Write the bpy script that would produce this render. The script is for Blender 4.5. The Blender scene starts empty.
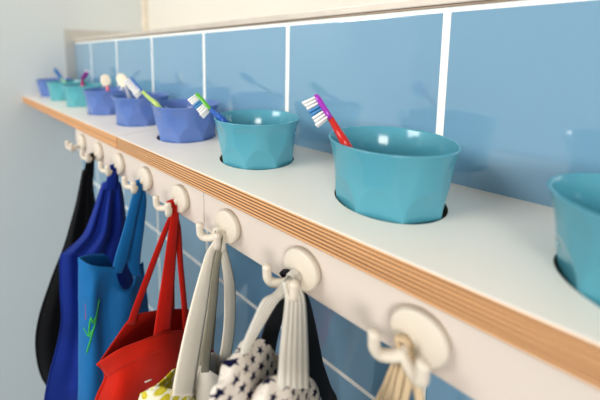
import bpy, bmesh, math, random
from mathutils import Vector, Matrix, noise
random.seed(4)
C = bpy.context.scene.collection
PI = math.pi

# ------------------------------------------------------------------ camera (solved from the photograph)
CAM = Vector((0.0, -0.3273, 0.1133)); YAW = math.radians(45.52); PIT = math.radians(6.423)
FPX, CX, CY = 324.7, 251.15, 92.6
F = Vector((-math.sin(YAW)*math.cos(PIT), math.cos(YAW)*math.cos(PIT), -math.sin(PIT)))
RT = Vector((math.cos(YAW), math.sin(YAW), 0)); UP = RT.cross(F)

def ray(u, v): return F + RT*((u-CX)/FPX) - UP*((v-CY)/FPX)
def atx(u, v, x): r = ray(u, v); return CAM + r*((x-CAM.x)/r.x)
def aty(u, v, y): r = ray(u, v); return CAM + r*((y-CAM.y)/r.y)
def atz(u, v, z): r = ray(u, v); return CAM + r*((z-CAM.z)/r.z)

cd = bpy.data.cameras.new('camera'); cam = bpy.data.objects.new('camera', cd); C.objects.link(cam)
M = Matrix((RT, UP, -F)).transposed().to_4x4(); M.translation = CAM; cam.matrix_world = M
cd.sensor_width = 36; cd.sensor_fit = 'HORIZONTAL'; cd.lens = FPX*36/600
cd.shift_x = (300-CX)/600; cd.shift_y = (CY-200)/600
cd.clip_start = 0.01
cd.dof.use_dof = True; cd.dof.focus_distance = (Vector((-0.19, -0.11, 0.0))-CAM).dot(F); cd.dof.aperture_fstop = 3.6
bpy.context.scene.camera = cam

# ------------------------------------------------------------------ helpers
def srgb(r, g, b):
    f = lambda c: (c/255/12.92) if c/255 <= .04045 else ((c/255+.055)/1.055)**2.4
    return (f(r), f(g), f(b), 1)

def new_mat(name):
    m = bpy.data.materials.new(name); m.use_nodes = True
    nt = m.node_tree; b = nt.nodes['Principled BSDF']
    return m, nt, b

def mat(name, col, rough=.5, spec=.5, var=0.06, vscale=30, bump=0, bscale=400, metal=0, coat=0, sss=0):
    m, nt, b = new_mat(name); N, L = nt.nodes, nt.links
    tc = N.new('ShaderNodeTexCoord')
    n = N.new('ShaderNodeTexNoise'); n.inputs['Scale'].default_value = vscale; n.inputs['Detail'].default_value = 3
    L.new(tc.outputs['Object'], n.inputs['Vector'])
    r = N.new('ShaderNodeValToRGB'); r.color_ramp.elements[0].position = .3; r.color_ramp.elements[1].position = .7
    r.color_ramp.elements[0].color = [c*(1-var) for c in col[:3]]+[1]
    r.color_ramp.elements[1].color = [min(1, c*(1+var)) for c in col[:3]]+[1]
    L.new(n.outputs['Fac'], r.inputs['Fac']); L.new(r.outputs['Color'], b.inputs['Base Color'])
    b.inputs['Roughness'].default_value = rough; b.inputs['Specular IOR Level'].default_value = spec
    b.inputs['Metallic'].default_value = metal; b.inputs['Coat Weight'].default_value = coat
    if sss: b.inputs['Subsurface Weight'].default_value = sss; b.inputs['Subsurface Radius'].default_value = (.004, .004, .004)
    if bump:
        n2 = N.new('ShaderNodeTexNoise'); n2.inputs['Scale'].default_value = bscale; n2.inputs['Detail'].default_value = 4
        L.new(tc.outputs['Object'], n2.inputs['Vector'])
        bp = N.new('ShaderNodeBump'); bp.inputs['Strength'].default_value = bump; bp.inputs['Distance'].default_value = .001
        L.new(n2.outputs['Fac'], bp.inputs['Height']); L.new(bp.outputs['Normal'], b.inputs['Normal'])
    return m

def fabric(name, col, var=.12, bump=.5, weave=900, rough=.85, spec=.15, rib=None):
    m, nt, b = new_mat(name); N, L = nt.nodes, nt.links
    uv = N.new('ShaderNodeUVMap'); tc = N.new('ShaderNodeTexCoord')
    n = N.new('ShaderNodeTexNoise'); n.inputs['Scale'].default_value = 22; n.inputs['Detail'].default_value = 5
    L.new(tc.outputs['Object'], n.inputs['Vector'])
    r = N.new('ShaderNodeValToRGB'); r.color_ramp.elements[0].position = .3; r.color_ramp.elements[1].position = .72
    r.color_ramp.elements[0].color = [c*(1-var) for c in col[:3]]+[1]
    r.color_ramp.elements[1].color = [min(1, c*(1+var)) for c in col[:3]]+[1]
    L.new(n.outputs['Fac'], r.inputs['Fac']); L.new(r.outputs['Color'], b.inputs['Base Color'])
    h = None
    for ax in (['X', 'Y'] if not rib else ['X']):
        w = N.new('ShaderNodeTexWave'); w.bands_direction = ax
        w.inputs['Scale'].default_value = rib if rib else weave
        L.new(uv.outputs['UV'], w.inputs['Vector'])
        if h is None: h = w.outputs['Fac']
        else:
            a = N.new('ShaderNodeMath'); a.operation = 'ADD'; L.new(h, a.inputs[0]); L.new(w.outputs['Fac'], a.inputs[1]); h = a.outputs[0]
    bp = N.new('ShaderNodeBump'); bp.inputs['Strength'].default_value = bump; bp.inputs['Distance'].default_value = .0008 if rib else .0003
    L.new(h, bp.inputs['Height']); L.new(bp.outputs['Normal'], b.inputs['Normal'])
    if rib:
        mx = N.new('ShaderNodeMix'); mx.data_type = 'RGBA'; mx.blend_type = 'MULTIPLY'; mx.inputs['Factor'].default_value = .3
        L.new(r.outputs['Color'], mx.inputs['A']); L.new(h, mx.inputs['B']); L.new(mx.outputs['Result'], b.inputs['Base Color'])
    b.inputs['Roughness'].default_value = rough; b.inputs['Specular IOR Level'].default_value = spec
    b.inputs['Sheen Weight'].default_value = .1
    return m

def link(name, bm, m, parent=None, smooth=True):
    me = bpy.data.meshes.new(name); bmesh.ops.recalc_face_normals(bm, faces=bm.faces)
    for f in bm.faces: f.smooth = smooth
    bm.to_mesh(me); bm.free()
    for x in (m if isinstance(m, (list, tuple)) else [m]): me.materials.append(x)
    o = bpy.data.objects.new(name, me); C.objects.link(o)
    if parent:
        o.parent = parent
        o.matrix_parent_inverse = Matrix.Translation(-parent.location)
    return o

def thing(name, label, cat, loc=(0, 0, 0), group=None):
    o = bpy.data.objects.new(name, None); o.empty_display_size = .02; C.objects.link(o); o.location = loc
    o['label'] = label; o['category'] = cat
    if group: o['group'] = group
    return o

def struct(name, bm, m, smooth=False):
    o = link(name, bm, m, None, smooth); o['kind'] = 'structure'; return o

def box(bm, x0, x1, y0, y1, z0, z1, bev=0, mi=0, seg=2):
    r = bmesh.ops.create_cube(bm, size=1)
    for v in r['verts']:
        v.co = Vector(((x0+x1)/2+v.co.x*(x1-x0), (y0+y1)/2+v.co.y*(y1-y0), (z0+z1)/2+v.co.z*(z1-z0)))
    fs = list({f for v in r['verts'] for f in v.link_faces})
    for f in fs: f.material_index = mi
    if bev:
        es = list({e for v in r['verts'] for e in v.link_edges})
        bmesh.ops.bevel(bm, geom=es, offset=bev, segments=seg, profile=.6, affect='EDGES', material=-1)

def crom(P, t, cyc=False):
    n = len(P)
    if cyc:
        t = t % n; i = int(t); f = t-i; g = lambda k: P[k % n]
    else:
        t = min(max(t, 0), n-1); i = min(int(t), n-2); f = t-i; g = lambda k: P[min(max(k, 0), n-1)]
        if n == 2: return P[0].lerp(P[1], f)
    a, b, c, d = g(i-1), g(i), g(i+1), g(i+2)
    return ((b*2)+(c-a)*f+(a*2-b*5+c*4-d)*f*f+(b*3-a-c*3+d)*f*f*f)*.5

def tube(bm, pts, rad, seg=14, n=None, cap=True, flat=1.0):
    P = [Vector(p) for p in pts]
    if n is None: n = 6*(len(P)-1)
    R = rad if isinstance(rad, (list, tuple)) else [rad]*len(P)
    path = [crom(P, i*(len(P)-1)/n) for i in range(n+1)]
    rr = [crom([Vector((r, 0, 0)) for r in R], i*(len(P)-1)/n).x for i in range(n+1)]
    if cap:   # rounded ends
        d0 = (path[0]-path[1]).normalized(); d1 = (path[-1]-path[-2]).normalized()
        a, b = [], []
        for q in (80, 55, 28):
            s, c = math.sin(math.radians(q)), math.cos(math.radians(q))
            a.append((path[0]+d0*rr[0]*s*cap, rr[0]*c)); b.insert(0, (path[-1]+d1*rr[-1]*s*cap, rr[-1]*c))
        path = [p for p, _ in a]+path+[p for p, _ in b]; rr = [r for _, r in a]+rr+[r for _, r in b]
    nrm = None; rings = []
    for i, p in enumerate(path):
        t = (path[min(i+1, len(path)-1)]-path[max(i-1, 0)]).normalized()
        if nrm is None:
            nrm = t.cross(Vector((.3, .2, .9)) if abs(t.z) < .9 else Vector((1, 0, 0))).normalized()
        nrm = (nrm-t*nrm.dot(t)).normalized(); bn = t.cross(nrm)
        rings.append([bm.verts.new(p+nrm*(math.cos(2*PI*k/seg)*rr[i])+bn*(math.sin(2*PI*k/seg)*rr[i]*flat)) for k in range(seg)])
    for a, b in zip(rings, rings[1:]):
        for k in range(seg): bm.faces.new((a[k], a[(k+1) % seg], b[(k+1) % seg], b[k]))
    bm.faces.new(rings[0][::-1]); bm.faces.new(rings[-1])

def sheet(name, rows, m, parent, nr=24, nc=24, cyc=False, wr=0.0, wf=30, thick=.0016, seed=0, planar=False):
    """smooth cloth through a grid of control points; cyc closes the columns into a bag body"""
    rows = [[Vector(p) for p in r] for r in rows]
    cols = len(rows[0]); K = nc if cyc else nc+1
    G = []
    for i in range(nr+1):
        t = i*(len(rows)-1)/nr
        ctl = [crom([r[j] for r in rows], t) for j in range(cols)]
        G.append([crom(ctl, (j*cols/nc) if cyc else j*(cols-1)/nc, cyc) for j in range(K)])
    if wr:
        for i in range(nr+1):
            for j in range(K):
                p = G[i][j]
                q = Vector((p.x*.6, p.y, p.z*.45))*wf+Vector((seed*7.3, seed*3.1, 0))
                k = min(1, i/3)
                G[i][j] = p+Vector((noise.noise(q)*wr*1.4, noise.noise(q+Vector((9, 4, 2)))*wr*.5, noise.noise(q+Vector((1, 8, 5)))*wr*.25))*k
    bm = bmesh.new(); V = [[bm.verts.new(p) for p in r] for r in G]
    uvl = bm.loops.layers.uv.new('UVMap')
    mid = G[len(G)//2]; U = [0]
    for j in range(1, nc+1): U.append(U[-1]+(mid[j % K]-mid[j-1]).length)
    W = [0]
    for i in range(1, nr+1): W.append(W[-1]+(G[i][nc//4]-G[i-1][nc//4]).length)
    for i in range(nr):
        for j in range(nc):
            j2 = (j+1) % K
            f = bm.faces.new((V[i][j], V[i][j2], V[i+1][j2], V[i+1][j]))
            for l, (a, b) in zip(f.loops, ((i, j), (i, j+1), (i+1, j+1), (i+1, j))): l[uvl].uv = (U[b], -W[a]) if not planar else (l.vert.co.y*.9-l.vert.co.x*.5, l.vert.co.z-l.vert.co.x*.7)
    o = link(name, bm, m, parent)
    s = o.modifiers.new('thickness', 'SOLIDIFY'); s.thickness = thick; s.offset = 0
    return o

# ------------------------------------------------------------------ scene constants (metres)
D, T = .1467, .0193            # shelf depth, plywood thickness
S, XC, YC = .1416, -.1039, -.0738   # cup pitch, the sharp front cup, row of cups
W, XT, ZT, HT = .1788, -.0867, .1513, .2106   # tiles
XS = -1.12                     # left side wall
XR = 1.2
YF, ZB = -.1407, -.0635        # front of the hook rail and its lower edge
SEAM = -.4582; RSEAM = -.2588; REND = -.6685
HOLE = .0416

# ------------------------------------------------------------------ materials
m_wall = mat('wall_paint_grey', srgb(214, 219, 218), .8, .2, .02, 3, .08, 300)
m_cream = mat('wall_paint_cream', srgb(224, 220, 210), .8, .2, .015, 3, .08, 300)
m_floor = mat('floor_vinyl', srgb(128, 140, 150), .5, .4, .08, 8)
m_white = mat('white_laminate', srgb(246, 238, 226), .38, .45, .012, 12, .03, 600)
m_rail = mat('white_painted_board', srgb(219, 208, 198), .5, .35, .015, 10, .04, 500)
m_hook = mat('cream_plastic', srgb(222, 213, 198), .42, .4, .02, 60, .05, 900)
m_metal = mat('brushed_metal', srgb(214, 204, 192), .35, .5, .05, 40, .05, 500, metal=.3)
m_dmetal = mat('dark_metal_lip', srgb(158, 140, 124), .4, .5, .05, 40, metal=.7)  # darker brown line under the top metal profile
m_strip = mat('pale_metal_strip', srgb(200, 198, 192), .4, .5, .03, 40, metal=.35)
m_grout = mat('grout', srgb(246, 246, 240), .85, .2, .03, 80, .1, 700)

def tile_mat():
    m, nt, b = new_mat('blue_glazed_tile'); N, L = nt.nodes, nt.links
    tc = N.new('ShaderNodeTexCoord')
    n = N.new('ShaderNodeTexNoise'); n.inputs['Scale'].default_value = 5; n.inputs['Detail'].default_value = 2
    L.new(tc.outputs['Object'], n.inputs['Vector'])
    r = N.new('ShaderNodeValToRGB'); r.color_ramp.elements[0].color = srgb(122, 163, 190); r.color_ramp.elements[1].color = srgb(131, 171, 197)
    L.new(n.outputs['Fac'], r.inputs['Fac']); L.new(r.outputs['Color'], b.inputs['Base Color'])
    b.inputs['Roughness'].default_value = .07; b.inputs['Specular IOR Level'].default_value = 1.0
    b.inputs['Coat Weight'].default_value = .8; b.inputs['Coat IOR'].default_value = 1.6; b.inputs['Coat Roughness'].default_value = .04
    n2 = N.new('ShaderNodeTexNoise'); n2.inputs['Scale'].default_value = 14; n2.inputs['Detail'].default_value = 1
    L.new(tc.outputs['Object'], n2.inputs['Vector'])
    bp = N.new('ShaderNodeBump'); bp.inputs['Strength'].default_value = .12; bp.inputs['Distance'].default_value = .004
    L.new(n2.outputs['Fac'], bp.inputs['Height']); L.new(bp.outputs['Normal'], b.inputs['Normal'])
    return m
m_tile = tile_mat()

def ply_mat(name, layers, dark, light):
    m, nt, b = new_mat(name); N, L = nt.nodes, nt.links
    tc = N.new('ShaderNodeTexCoord'); sx = N.new('ShaderNodeSeparateXYZ'); L.new(tc.outputs['Object'], sx.inputs[0])
    def mth(op, a, bb=None):
        q = N.new('ShaderNodeMath'); q.operation = op
        for i, v in enumerate((a, bb)):
            if v is None: continue
            if isinstance(v, (int, float)): q.inputs[i].default_value = v
            else: L.new(v, q.inputs[i])
        return q.outputs[0]
    mp = N.new('ShaderNodeMapping'); mp.inputs['Scale'].default_value = (10, 10, 500); L.new(tc.outputs['Object'], mp.inputs[0])
    n = N.new('ShaderNodeTexNoise'); n.inputs['Scale'].default_value = 1; n.inputs['Detail'].default_value = 3; L.new(mp.outputs[0], n.inputs['Vector'])
    wob = mth('MULTIPLY', mth('SUBTRACT', n.outputs['Fac'], .5), .35)
    z = mth('ADD', mth('MULTIPLY', mth('DIVIDE', sx.outputs['Z'], -T), layers), wob)
    fr = mth('FRACT', mth('ADD', z, 10.0))
    r = N.new('ShaderNodeValToRGB'); e = r.color_ramp.elements
    e[0].position = 0; e[0].color = dark; e[1].position = 1; e[1].color = dark
    for p, c in ((.2, dark), (.36, light), (.62, [v*1.08 for v in light[:3]]+[1]), (.84, [v*.8 for v in light[:3]]+[1])):
        q = e.new(p); q.color = c
    L.new(fr, r.inputs['Fac'])
    n3 = N.new('ShaderNodeTexNoise'); n3.inputs['Scale'].default_value = 1; n3.inputs['Detail'].default_value = 4
    mp2 = N.new('ShaderNodeMapping'); mp2.inputs['Scale'].default_value = (40, 40, 900); L.new(tc.outputs['Object'], mp2.inputs[0]); L.new(mp2.outputs[0], n3.inputs['Vector'])
    mx = N.new('ShaderNodeMix'); mx.data_type = 'RGBA'; mx.blend_type = 'MULTIPLY'; mx.inputs['Factor'].default_value = .45
    L.new(r.outputs['Color'], mx.inputs['A']); L.new(n3.outputs['Color'], mx.inputs['B'])
    g = N.new('ShaderNodeValToRGB'); L.new(n3.outputs['Fac'], g.inputs['Fac'])
    g.color_ramp.elements[0].color = (.6, .58, .55, 1); g.color_ramp.elements[1].color = (1.25, 1.25, 1.25, 1)
    L.new(g.outputs['Color'], mx.inputs['B'])
    L.new(mx.outputs['Result'], b.inputs['Base Color']); b.inputs['Roughness'].default_value = .5
    return m
m_ply = ply_mat('plywood_layers', 7, srgb(98, 60, 36), srgb(230, 180, 132))
m_edge = ply_mat('oak_edge_banding', 2, srgb(204, 152, 106), srgb(216, 164, 116))

def star_mat():
    m, nt, b = new_mat('white_cotton_with_navy_stars'); N, L = nt.nodes, nt.links
    uv = N.new('ShaderNodeUVMap')
    def mth(op, *a):
        q = N.new('ShaderNodeMath'); q.operation = op
        for i, v in enumerate(a):
            if isinstance(v, (int, float)): q.inputs[i].default_value = v
            else: L.new(v, q.inputs[i])
        return q.outputs[0]
    s = N.new('ShaderNodeSeparateXYZ'); L.new(uv.outputs['UV'], s.inputs[0])
    cell = .0091
    x = mth('DIVIDE', s.outputs['X'], cell); y = mth('DIVIDE', s.outputs['Y'], cell)
    row = mth('FLOOR', y)
    x = mth('ADD', x, mth('MULTIPLY', mth('FLOORED_MODULO', row, 2.0), .5))
    fx = mth('SUBTRACT', mth('FRACT', mth('ADD', x, 100.0)), .5); fy = mth('SUBTRACT', mth('FRACT', mth('ADD', y, 100.0)), .5)
    wn = N.new('ShaderNodeTexWhiteNoise'); wn.noise_dimensions = '2D'
    cm = N.new('ShaderNodeCombineXYZ'); L.new(mth('FLOOR', x), cm.inputs[0]); L.new(row, cm.inputs[1]); L.new(cm.outputs[0], wn.inputs['Vector'])
    ang = mth('ADD', mth('ARCTAN2', fy, fx), mth('MULTIPLY', wn.outputs['Value'], .9))
    rho = mth('SQRT', mth('ADD', mth('MULTIPLY', fx, fx), mth('MULTIPLY', fy, fy)))
    k = 2*PI/5
    al = mth('ABSOLUTE', mth('SUBTRACT', mth('FLOORED_MODULO', ang, k), k/2))
    R, ri = .42, .17; ix, iy = ri*math.cos(PI/5), ri*math.sin(PI/5)
    px = mth('MULTIPLY', rho, mth('COSINE', al)); py = mth('MULTIPLY', rho, mth('SINE', al))
    cr = mth('SUBTRACT', mth('MULTIPLY', py, ix-R), mth('MULTIPLY', mth('SUBTRACT', px, R), iy))
    mask = mth('GREATER_THAN', cr, 0.0)
    mx = N.new('ShaderNodeMix'); mx.data_type = 'RGBA'; L.new(mask, mx.inputs['Factor'])
    mx.inputs['A'].default_value = srgb(228, 220, 210); mx.inputs['B'].default_value = srgb(26, 28, 62)
    L.new(mx.outputs['Result'], b.inputs['Base Color']); b.inputs['Roughness'].default_value = .85; b.inputs['Specular IOR Level'].default_value = .15
    return m

def dots_mat():
    m, nt, b = new_mat('yellow_and_white_print'); N, L = nt.nodes, nt.links
    uv = N.new('ShaderNodeUVMap')
    v = N.new('ShaderNodeTexVoronoi'); v.inputs['Scale'].default_value = 125; v.inputs['Randomness'].default_value = .2
    L.new(uv.outputs['UV'], v.inputs['Vector'])
    r = N.new('ShaderNodeValToRGB'); e = r.color_ramp.elements
    e[0].position = .40; e[0].color = srgb(204, 190, 40); e[1].position = .52; e[1].color = srgb(240, 236, 214)
    q = e.new(.05); q.color = srgb(222, 210, 90)
    L.new(v.outputs['Distance'], r.inputs['Fac']); L.new(r.outputs['Color'], b.inputs['Base Color'])
    b.inputs['Roughness'].default_value = .85; b.inputs['Specular IOR Level'].default_value = .15
    return m

# ------------------------------------------------------------------ the setting
bm = bmesh.new()
G = .0060
zr = [ZT-k*HT for k in range(0, 7)]
xs = [XT+k*W for k in range(7, -6, -1)]
for zi in range(len(zr)-1):
    z1, z0 = zr[zi], zr[zi+1]
    for xi in range(len(xs)):
        x1 = xs[xi]; x0 = xs[xi+1] if xi+1 < len(xs) else XS
        box(bm, x0+(G/2 if xi+1 < len(xs) else .001), x1-G/2, -.002, .004, z0+G/2, z1-(G/2 if zi else 0), .0012)
for f in bm.faces: f.material_index = 0
box(bm, XS, XR+.2, -.0013, .03, zr[-1], ZT+.006, 0, 1)
struct('wall_back', bm, [m_tile, m_grout], True)
bpy.data.objects['wall_back'].data.polygons.foreach_set('use_smooth', [False]*len(bpy.data.objects['wall_back'].data.polygons))

bm = bmesh.new(); box(bm, XS-.1, XS, -3.0, .30, -1.12, 1.3)
struct('wall_left', bm, m_wall)
bm = bmesh.new(); box(bm, XS, XR+.2, .236, .30, ZT, 1.3)
struct('wall_upper', bm, m_cream)
bm = bmesh.new(); box(bm, XS, XR+.2, .03, .236, ZT-.03, ZT+.012)
struct('trim_4', bm, m_cream)
bm = bmesh.new(); box(bm, XS-.1, XR+.2, -3.0, .004, -1.16, -1.12)
struct('floor', bm, m_floor)
# metal profile along the top of the tiles
bm = bmesh.new()
box(bm, XS+.001, XR+.2, -.0045, .03, ZT+.0066, ZT+.0150, .0012)
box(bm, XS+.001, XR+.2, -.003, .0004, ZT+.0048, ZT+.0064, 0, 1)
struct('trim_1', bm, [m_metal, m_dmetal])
# mitred strip on the side wall, framing the end of the tiles
bm = bmesh.new()
prof = [(-.030, 0.0005), (-.030, .196), (.236, .196), (.236, .166), (-.0025, .166), (-.0025, .0005)]
f0 = [bm.verts.new((XS, y, z)) for y, z in prof]; f1 = [bm.verts.new((XS+.003, y, z)) for y, z in prof]
bm.faces.new(f0[::-1]); bm.faces.new(f1)
for i in range(6): bm.faces.new((f0[i], f0[(i+1) % 6], f1[(i+1) % 6], f1[i]))
struct('trim_2', bm, m_strip)
bm = bmesh.new(); box(bm, XS, XS+.022, .222, .2362, ZT+.03, 1.3, .002)
struct('trim_3', bm, mat('trim_paint', srgb(226, 216, 200), .7, .2))

# ------------------------------------------------------------------ shelf boards with cup holes
cups_x = {k: XC-k*S for k in range(-1, 7)}
cups_x[-1] = XC+S+.001
cups_y = {-1: YC-.012}; cups_x[7] = XS+.0495; cups_x[0] += .0025; cups_x[1] -= .0038; cups_x[2] -= .003
def plate(bm, x0, x1, holes, z1, z0, mi_front=0, walls=True):
    """board with round holes: one cell per hole"""
    holes = sorted(holes); cuts = [x0]+[(a+b)/2 for a, b in zip(holes, holes[1:])]+[x1]
    for hx, a, b in zip(holes, cuts, cuts[1:]):
        hy = cups_y[-1] if hx == cups_x[-1] else YC
        ang = sorted([2*PI*i/72 for i in range(72)]+[math.atan2(yy-hy, xx-hx) % (2*PI) for xx in (a, b) for yy in (-D, 0)])
        rings = []
        for z in (z1, z0):
            inn, out = [], []
            for t in ang:
                c, s = math.cos(t), math.sin(t)
                k = min([((b-hx)/c if c > 1e-9 else (a-hx)/c if c < -1e-9 else 9), ((0-hy)/s if s > 1e-9 else (-D-hy)/s if s < -1e-9 else 9)])
                inn.append(bm.verts.new((hx+c*HOLE, hy+s*HOLE, z))); out.append(bm.verts.new((hx+c*k, hy+s*k, z)))
            rings.append((inn, out))
        n = len(ang)
        for i in range(n):
            j = (i+1) % n
            (ti, to), (bi, bo) = rings
            bm.faces.new((ti[i], to[i], to[j], ti[j])); bm.faces.new((bi[j], bo[j], bo[i], bi[i]))
            bm.faces.new((ti[j], bi[j], bi[i], ti[i]))
            p, q = to[i].co, to[j].co
            edge = (abs(p.y+D) < 1e-6 and abs(q.y+D) < 1e-6) or (abs(p.y) < 1e-6 and abs(q.y) < 1e-6) or \
                   (abs(p.x-x0) < 1e-6 and abs(q.x-x0) < 1e-6) or (abs(p.x-x1) < 1e-6 and abs(q.x-x1) < 1e-6)
            if edge: bm.faces.new((to[i], bo[i], bo[j], to[j]))
    bmesh.ops.remove_doubles(bm, verts=bm.verts, dist=1e-6)

xr_end = cups_x[-1]+3.5*S
for nm, x0, x1, hs, medge, lab in (
    ('wall_shelf', XS+.0006, SEAM-.0010, [cups_x[k] for k in range(3, 8)], m_edge, 'far white shelf board with plain oak edge meeting the grey side wall'),
    ('wall_shelf', SEAM+.0010, xr_end, [cups_x[k] for k in range(-1, 3)]+[cups_x[-1]+S, cups_x[-1]+2*S, cups_x[-1]+3*S], m_ply, 'near white shelf board with striped plywood front edge')):
    t = thing(nm, lab, 'shelf', ((x0+x1)/2, -D/2, -T), 'white shelf boards with cup holes')
    bm = bmesh.new(); plate(bm, x0, x1, hs, 0, -.0011); link('white_top', bm, m_white, t, False)
    bm = bmesh.new(); plate(bm, x0, x1, hs, -.0011, -T); link('plywood_core', bm, medge, t, False)

# ------------------------------------------------------------------ hook rails
for x0, x1, lab in ((REND, RSEAM-.0005, 'far white rail board with five hooks below the shelf'), (RSEAM+.0005, XR*.55, 'near white rail board below the plywood shelf edge')):
    bm = bmesh.new(); box(bm, x0, x1, YF, YF+.016, ZB, -T-.0003, .0007)
    o = link('rail_board', bm, m_rail, None, False); o['label'] = lab; o['category'] = 'board'; o['group'] = 'white rail boards under the shelf'

# ------------------------------------------------------------------ hooks
PO = -.0045
def hook_parts(t):
    bm = bmesh.new(); N = 56; rings = []
    for y, r in ((YF-.0001, .0152), (YF-.0052, .0152), (YF-.0062, .0147), (YF-.0066, .0137)):
        rings.append([bm.verts.new((math.cos(2*PI*i/N)*r, y, -.0425+math.sin(2*PI*i/N)*r)) for i in range(N)])
    for a, b in zip(rings, rings[1:]):
        for i in range(N): bm.faces.new((a[i], a[(i+1) % N], b[(i+1) % N], b[i]))
    bm.faces.new(rings[-1]); bm.faces.new(rings[0][::-1])
    link('back_plate', bm, m_hook, None)
    bm = bmesh.new(); tube(bm, [(PO*.4, -.1462, -.0455), (PO*.8, -.1500, -.0478), (PO, -.1545, -.0505)], [.0036, .0031, .0031], 16)
    link('stem', bm, m_hook, None)
    for s in (-1, 1):
        bm = bmesh.new()
        tube(bm, [(PO, -.1540, -.0502), (PO+s*.0045, -.1572, -.0522), (PO+s*.0098, -.1610, -.0522), (PO+s*.0122, -.1628, -.0490), (PO+s*.0126, -.1631, -.0445), (PO+s*.0127, -.1632, -.0402)],
             [.0034, .0034, .0034, .0034, .0034, .0035], 16, cap=.55)
        link('prong', bm, m_hook, None)
HX = [-.0545-.0815*k for k in range(8)]; HX[0] += .0022; HX[1] += .0025
hl = ['nearest cream double hook, holding the tan cords', 'second nearest cream double hook, holding the star print tote', 'cream double hook right of the rail joint, holding cream straps',
      'cream double hook left of the rail joint, holding the red tote', 'cream double hook holding the light blue bag', 'cream double hook holding the royal blue bag',
      'small far cream double hook holding the black bag', 'empty cream double hook at the far end of the rail']
proto = None
for k, x in enumerate(HX):
    t = thing('wall_hook', hl[k], 'hook', (x, YF, -.0425), 'cream double hooks on the rail')
    if proto is None:
        before = set(C.objects); hook_parts(t); proto = [o for o in C.objects if o not in before]
        parts = proto
    else:
        parts = [o.copy() for o in proto]
        for o in parts: C.objects.link(o)
    for o in parts:
        o.parent = t; o.matrix_parent_inverse = Matrix.Identity(4); o.location = (0, -YF, .0425)

# ------------------------------------------------------------------ cups
HC = .0468
def cup_mesh(bm, N=8, up=.034):
    n = 240
    k = 2*PI/N
    def rad(z):
        t = (z+.042)/(HC+.042); r = .0372+(.0443-.0372)*t
        if z > .016: r += .0033*((z-.016)/(HC-.016))**2.2
        return r
    def facet(z, th):
        a = ((th+k/2) % k)-k/2
        r = rad(z)
        d1 = .068*(1-(max(z, 0)/.0205)**2.2) if z < .0205 else 0     # flat lower panels ending in arches
        r1 = min(r, r*(1-d1)/math.cos(a)) if d1 > 0 else r
        b = (th % k)-k/2
        d2 = up*min(1, max(0, (z-.009)/.022))*min(1, max(0, (HC-.003-z)/.007))   # shallow upper panels between them
        r2 = min(r, r*(1-d2)/math.cos(b)) if d2 > 0 else r
        return min(r1, r2)
    zs = [-.042, -.0415, -.039]+[-.036+i*.004 for i in range(9)]+[i*.0012 for i in range(37)]+[HC-.0020, HC-.0010]
    rings = [[bm.verts.new((math.cos(2*PI*i/n)*facet(z, 2*PI*i/n)*(.9 if z < -.0418 else 1), math.sin(2*PI*i/n)*facet(z, 2*PI*i/n)*(.9 if z < -.0418 else 1), z)) for i in range(n)] for z in sorted(zs)]
    rr = rad(HC)
    for z, r in ((HC-.0004, rr), (HC, rr-.0005), (HC+.0002, rr-.0012), (HC-.0002, rr-.0019), (HC-.0010, rr-.0023), (.040, rad(.040)-.0026), (.028, rad(.028)-.003), (.015, rad(.015)-.003), (0, rad(0)-.003), (-.02, rad(-.02)-.003), (-.035, rad(-.035)-.003), (-.0385, rad(-.038)-.0055), (-.039, .02)):
        rings.append([bm.verts.new((math.cos(2*PI*i/n)*r, math.sin(2*PI*i/n)*r, z)) for i in range(n)])
    for a, b in zip(rings, rings[1:]):
        for i in range(n): bm.faces.new((a[i], a[(i+1) % n], b[(i+1) % n], b[i]))
    bm.faces.new(rings[-1]); bm.faces.new(rings[0][::-1])
teal = mat('teal_glossy_plastic', srgb(92, 162, 180), .16, .5, .02, 8, coat=.15)
teal2 = mat('green_teal_glossy_plastic', srgb(96, 172, 182), .18, .5, .02, 8, coat=.15)
viol = mat('periwinkle_glossy_plastic', srgb(100, 128, 188), .18, .5, .02, 8, coat=.15)
cup_info = {-1: (teal, 'teal faceted cup cut off by the right edge, nearest of all'), 0: (teal, 'large sharp teal cup holding the red and purple toothbrush'),
            1: (teal, 'teal faceted cup holding the green and blue toothbrush'), 2: (viol, 'periwinkle cup holding the lime toothbrush, nearest of the violet ones'),
            3: (viol, 'periwinkle cup holding the brush with grey handle'), 4: (viol, 'periwinkle cup holding the pink handled brush'),
            5: (teal2, 'green teal cup holding the magenta toothbrush'), 6: (teal2, 'green teal cup holding the blue headed brush, second from the side wall'),
            7: (viol, 'small periwinkle cup at the far end against the grey side wall')}
cmesh = {}
for k in range(-1, 8):
    m, lab = cup_info[k]
    key = (m.name, k < 1)
    if key not in cmesh:
        bm = bmesh.new(); cup_mesh(bm, 8, .010 if k < 1 else .034); o = link('toothbrush_cup', bm, m); cmesh[key] = o.data
    else:
        o = bpy.data.objects.new('toothbrush_cup', cmesh[key]); C.objects.link(o)
    o.location = (cups_x[k], cups_y.get(k, YC), 0); o.rotation_euler = (0, 0, {0: .25, 1: .1, 2: .35, 3: .15, -1: .3}.get(k, .2*k))
    o.scale = (1, 1, {0: 1.04, -1: .93}.get(k, 1))
    o['label'] = lab; o['category'] = 'cup'; o['group'] = 'toothbrush cups in the shelf'

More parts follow.
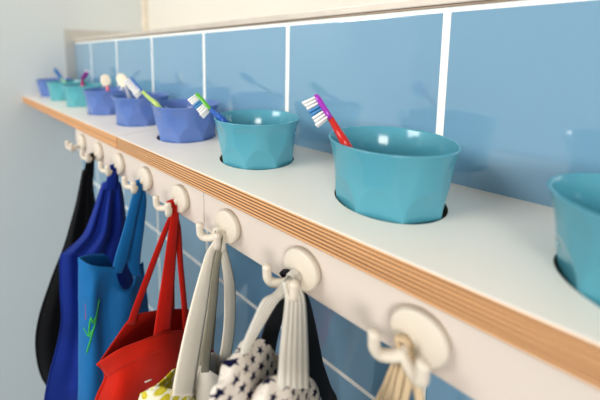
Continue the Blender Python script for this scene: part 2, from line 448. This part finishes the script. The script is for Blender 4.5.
# ------------------------------------------------------------------ toothbrushes
m_br = mat('white_bristles', srgb(240, 240, 238), .7, .2, .05, 300)
m_brb = mat('blue_bristles', srgb(90, 150, 200), .7, .2, .05, 300)
pl = lambda n, c: mat(n, c, .25, .5, .02, 20)
def brush(lab, k, P, Nk, Tp, bdir, mh, mhead, width=.0105, bl=.0105, band=None, rnd=False, mstripe=None):
    cx = cups_x[k]
    t = thing('toothbrush', lab, 'toothbrush', (cx, YC, -.036), 'toothbrushes in the cups')
    P, Nk, Tp = Vector(P), Vector(Nk), Vector(Tp)
    bot = Vector((cx, YC, -.0365)).lerp(Vector((P.x, P.y, -.0365)), -.25)
    mid = bot.lerp(P, .6)
    bm = bmesh.new(); tube(bm, [bot, mid, P, P.lerp(Nk, .6), Nk+(Tp-Nk)*.05], [.0042, .0042, .0036, .0028, .0024], 12)
    link('handle', bm, mh, t)
    ax = (Tp-Nk).normalized(); B = Vector(bdir); B = (B-ax*B.dot(ax)).normalized(); Sd = ax.cross(B)
    Lh = (Tp-Nk).length
    # head: rounded paddle
    bm = bmesh.new(); n = 28; th = .0042
    rings = []
    for h, sc in ((-th*.5, .78), (-th*.4, .93), (-th*.1, 1), (th*.35, 1), (th*.5, .92)):
        ring = []
        for i in range(n):
            a = 2*PI*i/n; c, s = math.cos(a), math.sin(a)
            ex = math.copysign(abs(c)**(1 if rnd else .6), c)*Lh*.52*sc; ey = math.copysign(abs(s)**(1 if rnd else .75), s)*width*.5*sc
            ring.append(bm.verts.new(Nk.lerp(Tp, .5)+ax*ex+Sd*ey+B*h))
        rings.append(ring)
    for a, b in zip(rings, rings[1:]):
        for i in range(n): bm.faces.new((a[i], a[(i+1) % n], b[(i+1) % n], b[i]))
    bm.faces.new(rings[0][::-1]); bm.faces.new(rings[-1]); link('brush_head', bm, mhead, t)
    # bristles: rows of tufts
    def tufts(sel, name, mm):
        bm = bmesh.new()
        for i in range(8):
            for j in range(4):
                if not sel(i, j): continue
                c = Nk.lerp(Tp, .1+.8*i/7)+Sd*((j-1.5)/3*width*.72)+B*th*.4
                lean = ax*((i-3.5)/3.5*.0012)
                hh = bl*(1.0 if i in (0, 7) else .93)
                tube(bm, [c, c+B*hh*.5+lean*.5, c+B*hh+lean], [.0009, .00105, .0012], 6, 2, cap=.3)
        if len(bm.verts): link(name, bm, mm, t)
        else: bm.free()
    tufts(lambda i, j: not (band and 3 <= i <= 4), 'bristles', m_br)
    if band: tufts(lambda i, j: 3 <= i <= 4, 'bristles', band)
    if mstripe:
        bm = bmesh.new(); o2 = B*-.0032
        tube(bm, [P+o2, P.lerp(Nk, .6)+o2*.8, Nk+o2*.7], [.0012, .0016, .0012], 8); link('handle_stripe', bm, mstripe, t)
def vd(P): return (P-CAM).normalized()
def left_of(P, Nk, Tp, s=1):
    ax = (Tp-Nk).normalized(); return ax.cross(vd(Nk))*-s
def image_brush(lab, k, rim, neck, tip, face, *a, dy=.0, zr=.046, **kw):
    P = atz(rim[0], rim[1], zr)
    # keep the handle inside the cup wall
    v = Vector((P.x-cups_x[k], P.y-YC)); L = v.length
    if L > .0412: v *= .0412/L
    P.x, P.y = cups_x[k]+v.x, YC+v.y
    Nk = aty(neck[0], neck[1], P.y+dy); Tp = aty(tip[0], tip[1], P.y+dy*1.5)
    d = left_of(P, Nk, Tp, face) if face in (1, -1) else (vd(Nk) if face == 'away' else -vd(Nk))
    brush(lab, k, P, Nk, Tp, d, *a, **kw)
image_brush('red handled toothbrush with purple head in the large sharp teal cup', 0, (342, 148), (331, 119), (316, 95), -1, pl('red_plastic', srgb(196, 44, 40)), pl('purple_plastic', srgb(160, 58, 178)), band=m_brb)
image_brush('blue handled toothbrush with green head in second teal cup', 1, (220, 121), (211, 110), (197, 94), -1, pl('blue_plastic', srgb(38, 92, 176)), pl('green_plastic', srgb(92, 172, 60)), band=m_brb)
image_brush('lime handled toothbrush with blue head', 2, (155, 107), (143, 92), (131, 78), -1, pl('lime_plastic', srgb(180, 204, 120)), pl('denim_blue_plastic', srgb(76, 116, 178)), mstripe=pl('blue_stripe_plastic', srgb(60, 100, 170)))
cr = pl('cream_brush_plastic', srgb(232, 222, 202))
image_brush('grey handled toothbrush with round cream head', 3, (129, 96), (126, 87), (119, 74), 'away', pl('grey_plastic', srgb(160, 166, 182)), cr, width=.018, rnd=True)
image_brush('pink handled toothbrush with round cream head', 4, (108, 91), (107, 86.5), (104.5, 74.5), 'away', pl('pink_plastic', srgb(222, 122, 142)), cr, width=.019, rnd=True)
image_brush('magenta and purple toothbrush leaning in the green teal cup', 5, (80.5, 83), (82.5, 79), (87, 72.5), 'away', pl('magenta_plastic', srgb(190, 50, 110)), pl('violet_plastic', srgb(160, 60, 160)), bl=.005)
image_brush('toothbrush with blue head, white bristles and pale green handle', 6, (65, 82), (61.5, 79), (54.5, 68.5), 'away', pl('pale_green_plastic', srgb(150, 196, 160)), pl('steel_blue_plastic', srgb(60, 104, 160)))

# ------------------------------------------------------------------ bags
def lin(a, b, n, dx=lambda s: 0, sag=0):
    return [(a[0]+(b[0]-a[0])*i/(n-1), a[1]+(b[1]-a[1])*i/(n-1)+sag*math.sin(PI*i/(n-1)), dx(i/(n-1))) for i in range(n)]
def loop(hx, front, back):
    f = [atx(u, v, hx+d) for u, v, d in front]; b = [atx(u, v, hx-d) for u, v, d in reversed(back)]
    return f+b
def bodyrows(hx, rows): return [loop(hx, f, b) for f, b in rows]
def strap(name, hx, pts, m, parent, nr=40, nc=6, thick=.0016, curl=.0012, wr=0):
    rows = []
    for p in pts:
        if p[0] == 'apex':
            _, y0, hw, z, dx = p
            i = pts.index(p); sg = -1 if pts[i-1][0] == 'y' else 1 if pts[i-1][3] >= pts[i+1][3] else -1
            for ox, oz in ((.0036*sg, -.0034), (.0026*sg, -.0010), (0, 0), (-.0026*sg, -.0010), (-.0036*sg, -.0034)):
                rows.append([Vector((hx+dx+ox, y0-hw, z+oz)), Vector((hx+dx+ox, y0, z+oz+.0003)), Vector((hx+dx+ox, y0+hw, z+oz))])
        elif p[0] == 'y':            # hanging straight below the stem
            _, u, v, hw, y = p
            rows.append([aty(u-hw, v, y-.0004), aty(u, v, y), aty(u+hw, v, y+.0004)])
        else:
            u, v, hw, dx = p[:4]; tl = p[4] if len(p) > 4 else 0
            rows.append([atx(u-hw, v+tl, hx+dx), atx(u, v, hx+dx+curl), atx(u+hw, v-tl, hx+dx)])
    return sheet(name, rows, m, parent, nr, nc, thick=thick, wr=wr)
AP = ('apex', -.1508, .0032, -.0445, 0)
def bulge(d): return lambda s: d*math.sin(PI*s)**.7 if 0 < s < 1 else 0.0
def fold(d, f, ph, amp): return lambda s: (d+amp*math.sin(s*f+ph))*min(1, 5*min(s, 1-s))

# red tote
hx = HX[3]+PO
red = fabric('red_canvas', srgb(196, 42, 24), .12, .4); redd = fabric('red_canvas_straps', srgb(196, 38, 26), .1, .4)
t = thing('tote_bag', 'red canvas tote gaping open, with four thin red strap lengths', 'bag', (hx, -.15, -.05), 'bags hanging on the hooks')
n = 7
R1 = ([(98, 363, .0), (115, 352, .012), (132, 344, .018), (150, 337, .022), (168, 331, .022), (188, 330, .014), (209, 326, 0)],
      [(100, 361, 0), (116, 338, .010), (131, 318, .016), (148, 312, .018), (166, 310, .018), (188, 310, .012), (209, 322, 0)])
R2 = ([(106, 376, 0), (120, 370, .014), (135, 362, .02), (152, 356, .026), (170, 352, .026), (190, 352, .016), (211, 352, 0)],
      lin((107, 374), (211, 350), n, bulge(.014)))
R3 = (lin((97, 402), (216, 398), n, fold(.018, 9, 0, .006)), lin((98, 401), (216, 397), n, bulge(.014)))
R4 = (lin((88, 450), (222, 450), n, fold(.016, 9, .6, .006)), lin((89, 449), (222, 449), n, bulge(.012)))
R5 = (lin((84, 505), (226, 505), n, bulge(.003)), lin((85, 505), (226, 505), n, bulge(.003)))
rbody = sheet('body', bodyrows(hx, [R1, R2, R3, R4, R5]), red, t, 44, 84, True, .0022, 38, seed=1)
strap('handle', hx, [(161, 343, 8, .0235), (163, 322, 7.6, .017), (168, 280, 6.2, .008), (172, 240, 4.6, .004), (174.5, 218, 4, .003), AP, (177, 225, 3.0, -.002), (180, 262, 2.6, .002), (184, 305, 2.6, .01), (186, 334, 3, .016)], redd, t)
strap('handle', hx, [(131, 324, 3.6, -.013), (137, 305, 3.4, -.010), (152, 265, 3.0, -.006), (166, 228, 2.6, -.003), (172, 214, 2.4, .0), ('apex', -.1525, .0025, -.0447, -.0005), (173, 222, 2, -.004), (172, 260, 2, -.009), (172, 312, 2.2, -.016)], redd, t)

# light blue bag
hx = HX[4]+PO
cer = fabric('cerulean_nylon', srgb(20, 112, 172), .1, .2, rough=.6, spec=.3)
t = thing('cloth_bag', 'light blue cloth bag with a green scribble print', 'bag', (hx, -.15, -.05), 'bags hanging on the hooks')
C1 = ([(79, 258, 0), (87, 263, .010), (97, 266, .014), (108, 267, .015), (115, 269, .015), (119, 283, .014), (126, 290, .013), (133, 284, .010), (136, 270, .006), (142, 263, 0)],
      [(80, 257, 0), (88, 255, .006), (97, 254, .009), (106, 255, .010), (113, 266, .010), (119, 284, .010), (126, 291, .009), (133, 285, .007), (137, 270, .004), (142, 263, 0)])
n = 10
C2 = (lin((79, 292), (146, 300), n, fold(.018, 11, 0, .004)), lin((80, 290), (146, 299), n, bulge(.010)))
C3 = (lin((80, 335), (150, 345), n, fold(.020, 12, .4, .005)), lin((81, 335), (150, 344), n, bulge(.012)))
C4 = (lin((79, 400), (152, 405), n, fold(.020, 12, .9, .005)), lin((80, 400), (152, 405), n, bulge(.012)))
C5 = (lin((74, 480), (156, 480), n, bulge(.003)), lin((75, 480), (156, 480), n, bulge(.003)))
cbody = sheet('body', bodyrows(hx, [C1, C2, C3, C4, C5]), cer, t, 44, 84, True, .0018, 30, seed=2)
strap('handle', hx, [(117, 273, 4.6, .0152), (120.5, 260, 6.4, .0125), (128, 232, 5.4, .007), (134, 206, 4.6, .004), (137.5, 192, 4, .0025), ('apex', -.1508, .0042, -.0443, 0), (142, 196, 4, -.001), (140, 220, 4.6, .001), (136, 245, 5.6, .004), (133.5, 262, 6.4, .006), (137, 276, 4.4, .0075)], cer, t)
# printed scribble
m_green = mat('green_print', srgb(70, 176, 96), .7, .2); m_pink = mat('pink_print', srgb(176, 84, 110), .7, .2)
from mathutils.bvhtree import BVHTree
def onto(o, u, v, off=.0014, pref=None):
    me = o.data; bv = onto.cache.setdefault(o.name, BVHTree.FromPolygons([q.co.copy() for q in me.vertices], [tuple(f.vertices) for f in me.polygons]))
    off0 = o.parent.matrix_world.translation*0
    d = ray(u, v).normalized(); h = bv.ray_cast(CAM, d)
    return (h[0] if h[0] else atx(u, v, o.parent.location.x))-d*off
onto.cache = {}
def patch(name, o, rows, m, thick=.0003, nr=16, nc=6, off=.0014):
    return sheet(name, [[onto(o, u, v, off) for u, v in r] for r in rows], m, o.parent, nr, nc, thick=thick)
def stroke(name, o, pts, hw, m):
    P = [onto(o, u, v) for u, v in pts]; bm = bmesh.new(); tube(bm, P, hw, 6, 8*len(P)); return link(name, bm, m, o.parent)
stroke('print_scribble', cbody, [(99, 300), (94, 322), (91, 318), (89, 334), (93, 330), (90, 342), (87, 352)], .0011, m_green)
stroke('print_scribble', cbody, [(84, 328), (89, 336), (94, 328), (98, 308)], .0009, m_green)
patch('print_patch', cbody, [[(82.5, 304), (85.5, 304)], [(83, 312), (86, 311)], [(84, 320), (86, 319)]], m_pink)

patch('hem', rbody, [[(100, 364.5), (115, 354), (132, 346), (150, 338.5), (168, 333), (186, 332)], [(104, 371), (117, 361), (134, 353), (151, 346), (169, 341), (186, 340)], [(108, 377), (120, 368), (136, 360), (153, 353), (170, 348), (186, 347)]], red, .0008, 10, 24, .0012)
patch('care_tag', rbody, [[(144.5, 381.5), (151.5, 378.5)], [(145, 383), (152, 380)]], m_br, .0003, 2, 3)

# royal blue bag
hx = HX[5]+PO
roy = fabric('royal_blue_cloth', srgb(8, 46, 134), .16, .2, rough=.65, spec=.3)
t = thing('cloth_bag', 'royal blue cloth bag hanging in long folds', 'bag', (hx, -.15, -.05), 'bags hanging on the hooks')
n = 9
rr = [((104, 182), (119, 182), .006, .003), ((101, 190), (121, 190), .008, .004), ((92, 215), (124, 212), .012, .007), ((83, 235), (127, 235), .014, .008), ((66, 251), (130, 253), .016, .008), ((61, 258), (130, 260), .016, .008), ((61, 290), (134, 290), .018, .008),
      ((62, 325), (136, 325), .018, .008), ((51, 375), (138, 375), .018, .008), ((46, 402), (138, 402), .018, .008), ((38, 470), (138, 470), .003, .0)]
sheet('body', bodyrows(hx, [(lin(a, b, n, fold(d, 15, i*.25, am)), lin(a, b, n, bulge(d*.7))) for i, (a, b, d, am) in enumerate(rr)]), roy, t, 60, 90, True, .0022, 30, seed=3)
strap('handle', hx, [(110, 190, 6, .009), (111.5, 180, 5, .006), (112.5, 172, 4, .003), ('apex', -.1508, .0046, -.0440, 0), (114, 174, 4, -.002), (114, 192, 5, -.005)], roy, t)

# black bag
hx = HX[6]+PO
blk = fabric('black_cloth', srgb(11, 12, 15), .2, .2, rough=.7)
t = thing('cloth_bag', 'black cloth bag hanging farthest along the rail behind royal blue', 'bag', (hx, -.15, -.05), 'bags hanging on the hooks')
rr = [((83, 170), (92, 170), .005), ((79, 190), (93, 190), .007), ((75, 210), (96, 210), .010), ((65, 245), (102, 245), .013), ((52, 280), (108, 280), .016), ((40, 318), (112, 318), .02), ((37, 345), (112, 345), .02), ((42, 374), (104, 374), .018), ((52, 391), (92, 391), .010), ((62, 396), (80, 396), .003)]
sheet('body', bodyrows(hx, [(lin(a, b, 7, fold(d, 10, i*.3, d*.3)), lin(a, b, 7, bulge(d*.8))) for i, (a, b, d) in enumerate(rr)]), blk, t, 50, 60, True, .0015, 30, seed=4)
strap('handle', hx, [(87.5, 176, 4.2, .006), (88.5, 167, 3.6, .004), (90.5, 158, 3, .002), ('apex', -.1508, .0042, -.0443, 0), (91, 162, 3, -.003), (90, 178, 3.5, -.005)], blk, t)

# yellow print bag and white tote share the third hook
hx = HX[2]+PO
crm = fabric('cream_webbing', srgb(252, 244, 228), .05, .5, weave=700); wht = fabric('white_canvas', srgb(240, 234, 224), .06, .5, weave=700)
t = thing('tote_bag', 'white canvas tote with two cream straps beside the star print tote', 'bag', (hx, -.15, -.05), 'bags hanging on the hooks')
W1 = ([(201, 366, 0), (208, 369, .006), (216, 374, .009), (224, 378, .010), (234, 380, .008), (246, 378, 0)],
      [(202, 365, 0), (207, 358, .006), (214, 352.5, .010), (223, 359, .010), (234, 367, .007), (246, 377, 0)])
n = 6
W2 = (lin((197, 383), (250, 394), n, bulge(.012)), lin((198, 382), (250, 393), n, bulge(.010)))
W3 = (lin((191, 408), (254, 412), n, bulge(.013)), lin((192, 408), (254, 412), n, bulge(.010)))
W4 = (lin((176, 490), (258, 490), n, bulge(.003)), lin((177, 490), (258, 490), n, bulge(.003)))
sheet('body', bodyrows(hx, [W1, W2, W3, W4]), wht, t, 36, 60, True, .0006, 30, seed=5)
shd = fabric('shaded_cream_webbing', srgb(168, 164, 148), .08, .5, weave=700)  # greyer copy of the cream webbing: the near strap's shade painted into its colour
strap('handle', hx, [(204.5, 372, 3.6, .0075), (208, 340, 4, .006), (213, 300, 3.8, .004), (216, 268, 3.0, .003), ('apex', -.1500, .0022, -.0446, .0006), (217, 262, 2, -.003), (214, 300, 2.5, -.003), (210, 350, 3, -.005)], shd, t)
strap('handle', hx, [(222, 252, 3.5, .003), ('apex', -.1490, .0022, -.0436, .0006), (226, 264, 4.4, .001), (229.5, 288, 5.4, 0), (229.5, 320, 5.4, -.003), (227, 345, 5.4, -.006), (222, 372, 5.4, -.008)], crm, t)
t = thing('tote_bag', 'yellow and white print tote on a broad cream strap', 'bag', (hx, -.15, -.05), 'bags hanging on the hooks')
ylw = dots_mat()
Y1 = ([(141, 393, .0), (150, 389, .020), (160, 387, .024), (170, 390, .026), (180, 389, .026), (190, 394, .022), (196, 400, 0)],
      [(143, 392, 0), (153, 388, .0), (165, 378, .002), (175, 369, .004), (186, 372, .006), (195, 376, .006), (198, 396, 0)])
n = 7
Y2 = (lin((137, 405), (198, 410), n, bulge(.028)), lin((139, 404), (200, 408), n, bulge(.008)))
Y3 = (lin((132, 440), (204, 442), n, bulge(.028)), lin((134, 440), (204, 441), n, bulge(.008)))
Y4 = (lin((126, 500), (210, 500), n, bulge(.003)), lin((128, 500), (210, 500), n, bulge(.003)))
sheet('body', bodyrows(hx+.0, [Y1, Y2, Y3, Y4]), ylw, t, 40, 70, True, .0015, 60, seed=6, planar=True)
strap('handle', hx, [(182.5, 396, 10.5, .028), (185, 378, 10.2, .024), (193, 335, 9.2, .016), (200, 300, 7.6, .011), (207, 265, 4.8, .007), (211, 251, 4, .004), ('apex', -.1525, .0030, -.0432, .0008), (213, 262, 2.2, -.002), (210, 300, 2.2, -.002), (203, 345, 2.4, -.002), (196, 380, 2.6, -.004)], crm, t)

# star print tote, with a black bag behind it on the same hook
hx = HX[1]+PO
drk = fabric('charcoal_cloth', srgb(34, 35, 41), .15, .3)
t = thing('tote_bag', 'charcoal black bag half hidden behind the star print tote', 'bag', (hx-.014, -.15, -.05), 'bags hanging on the hooks')
K1 = (lin((262, 352), (316, 352), 6, bulge(.005), 10), lin((262, 351), (316, 351), 6, bulge(.005), 10))
K2 = (lin((258, 385), (328, 385), 6, bulge(.007)), lin((258, 385), (328, 385), 6, bulge(.006)))
K3 = (lin((252, 415), (338, 415), 6, bulge(.007)), lin((252, 415), (338, 415), 6, bulge(.006)))
K4 = (lin((240, 520), (350, 520), 6, bulge(.002)), lin((240, 520), (350, 520), 6, bulge(.002)))
sheet('body', bodyrows(hx-.014, [K1, K2, K3, K4]), drk, t, 30, 50, True, .001, 30, seed=7)
strap('handle', hx-.004, [(266, 354, 8, -.010), (270, 335, 7.5, -.008), (277, 312, 7, -.004), (283, 296, 6, -.001), ('apex', -.1515, .0026, -.0456, .0006), (299, 292, 6.5, -.001), (306, 320, 8, -.004), (311, 350, 9, -.008), (316, 384, 11, -.010)], drk, t)
star = star_mat(); ribw = fabric('ribbed_white_webbing', srgb(252, 247, 236), .04, .7, rib=220)
t = thing('tote_bag', 'white tote printed with navy stars on ribbed white straps', 'bag', (hx, -.15, -.05), 'bags hanging on the hooks')
S1 = ([(252, 398, .006), (260, 388, .016), (268, 381, .022), (279, 376, .025), (293, 373, .026), (308, 376, .023), (315, 384, .016), (319, 396, .0)],
      [(226, 372, -.002), (234, 356, .0), (243, 344, .002), (254, 336.5, .002), (266, 342, .0), (275, 354, -.004), (290, 364, -.006), (312, 384, .0)])
n = 8
S2 = ([(240, 412, .008), (252, 404, .020), (262, 398, .026), (275, 394, .029), (292, 392, .03), (308, 394, .026), (318, 398, .018), (324, 408, 0)],
      [(219, 388, -.004), (230, 378, -.008), (240, 372, -.010), (252, 368, -.008), (266, 370, -.004), (278, 376, -.002), (295, 384, -.002), (318, 400, 0)])
S3 = (lin((228, 440), (334, 440), n, bulge(.03)), [(210, 410, -.004), (225, 406, -.008), (240, 402, -.010), (255, 400, -.008), (270, 402, -.004), (285, 408, .0), (300, 418, .0), (330, 438, 0)])
S4 = (lin((205, 540), (345, 540), n, bulge(.003)), lin((204, 540), (345, 540), n, bulge(.003)))
sheet('body', bodyrows(hx, [S1, S2, S3, S4]), star, t, 70, 130, True, .0028, 75, seed=8, planar=True)
strap('handle', hx, [(293.5, 388, 15, .029), (293.5, 375, 14.5, .0275), (294, 350, 13.5, .020), (295, 320, 11.5, .012), (295, 298, 9.5, .0075), (291, 282, 8, .0055), ('apex', -.1520, .0036, -.0430, .0030), (283, 292, 8.5, .002), (271, 300, 8, .002), (258, 323, 6.2, .003), (247, 345, 4.6, .003), (242.5, 358, 3.6, .002)], ribw, t, 60, 10)

# tan cords on the nearest hook, their bag hanging below the picture
hx = HX[0]+PO
tan = fabric('tan_cotton_cord', srgb(238, 214, 178), .1, .6, rib=220)
t = thing('drawstring_bag', 'bundle of flat tan cords looped over the nearest hook', 'bag', (hx, -.15, -.05), 'bags hanging on the hooks')
for i, (a, b, w) in enumerate((((393, 368), (376, 412), 4.2), ((398, 368), (385, 412), 4.2), ((403, 368), (394, 412), 4.2), ((410, 374), (402, 412), 4.2), ((418, 386), (421, 412), 4.2))):
    ay = -.1500-i*.0008; y = -.1512-i*.0010; top = (406+i*1.2, 352+i*1.4)
    strap('cord', hx, [('y', b[0]-4, b[1]+26, w, y+.004), ('y', b[0]-2, b[1], w, y+.003), ('y', a[0]-1, a[1]+4, w, y+.001), ('apex', ay, .0020, -.0438+.0004*i, 0.0),
                       ('y', (a[0]+top[0])/2, (a[1]+top[1])/2+2, w, y), ('y', a[0], a[1], w, y), ('y', b[0], b[1], w, y-.001), ('y', b[0]+(b[0]-a[0])*.6, b[1]+26, w, y-.002)], tan, t, 48, 4, .0014, .0006)
n = 7
N1 = (lin((345, 432), (436, 432), n, bulge(.010), 6), lin((345, 432), (436, 432), n, bulge(.008), 6))
N2 = (lin((330, 500), (446, 500), n, bulge(.018)), lin((330, 500), (446, 500), n, bulge(.014)))
N3 = (lin((318, 640), (452, 640), n, bulge(.003)), lin((318, 640), (452, 640), n, bulge(.003)))
sheet('body', bodyrows(hx, [N1, N2, N3]), wht, t, 30, 50, True, .0015, 30, seed=9)

# ------------------------------------------------------------------ light
def area(name, loc, to, sx, sy, e, col=(1, 1, 1)):
    l = bpy.data.lights.new(name, 'AREA'); l.shape = 'RECTANGLE'; l.size = sx; l.size_y = sy; l.energy = e; l.color = col
    o = bpy.data.objects.new(name, l); C.objects.link(o); o.location = loc
    o.rotation_euler = (Vector(to)-Vector(loc)).to_track_quat('-Z', 'Y').to_euler(); return o
area('window_light', (-.90, -1.45, .95), (-.45, 0, 0), .9, .6, 16, (1, .975, .94))
area('room_light', (2.0, -2.8, .7), (-.5, -.1, -.1), 1.2, 1.0, 54, (1, .96, .915))
w = bpy.data.worlds.new('world'); bpy.context.scene.world = w; w.use_nodes = True
bg = w.node_tree.nodes['Background']; bg.inputs['Color'].default_value = (1, .985, .96, 1); bg.inputs['Strength'].default_value = .40
vs = bpy.context.scene.view_settings; vs.view_transform = 'Standard'; vs.look = 'Medium High Contrast'; vs.exposure = 0.09
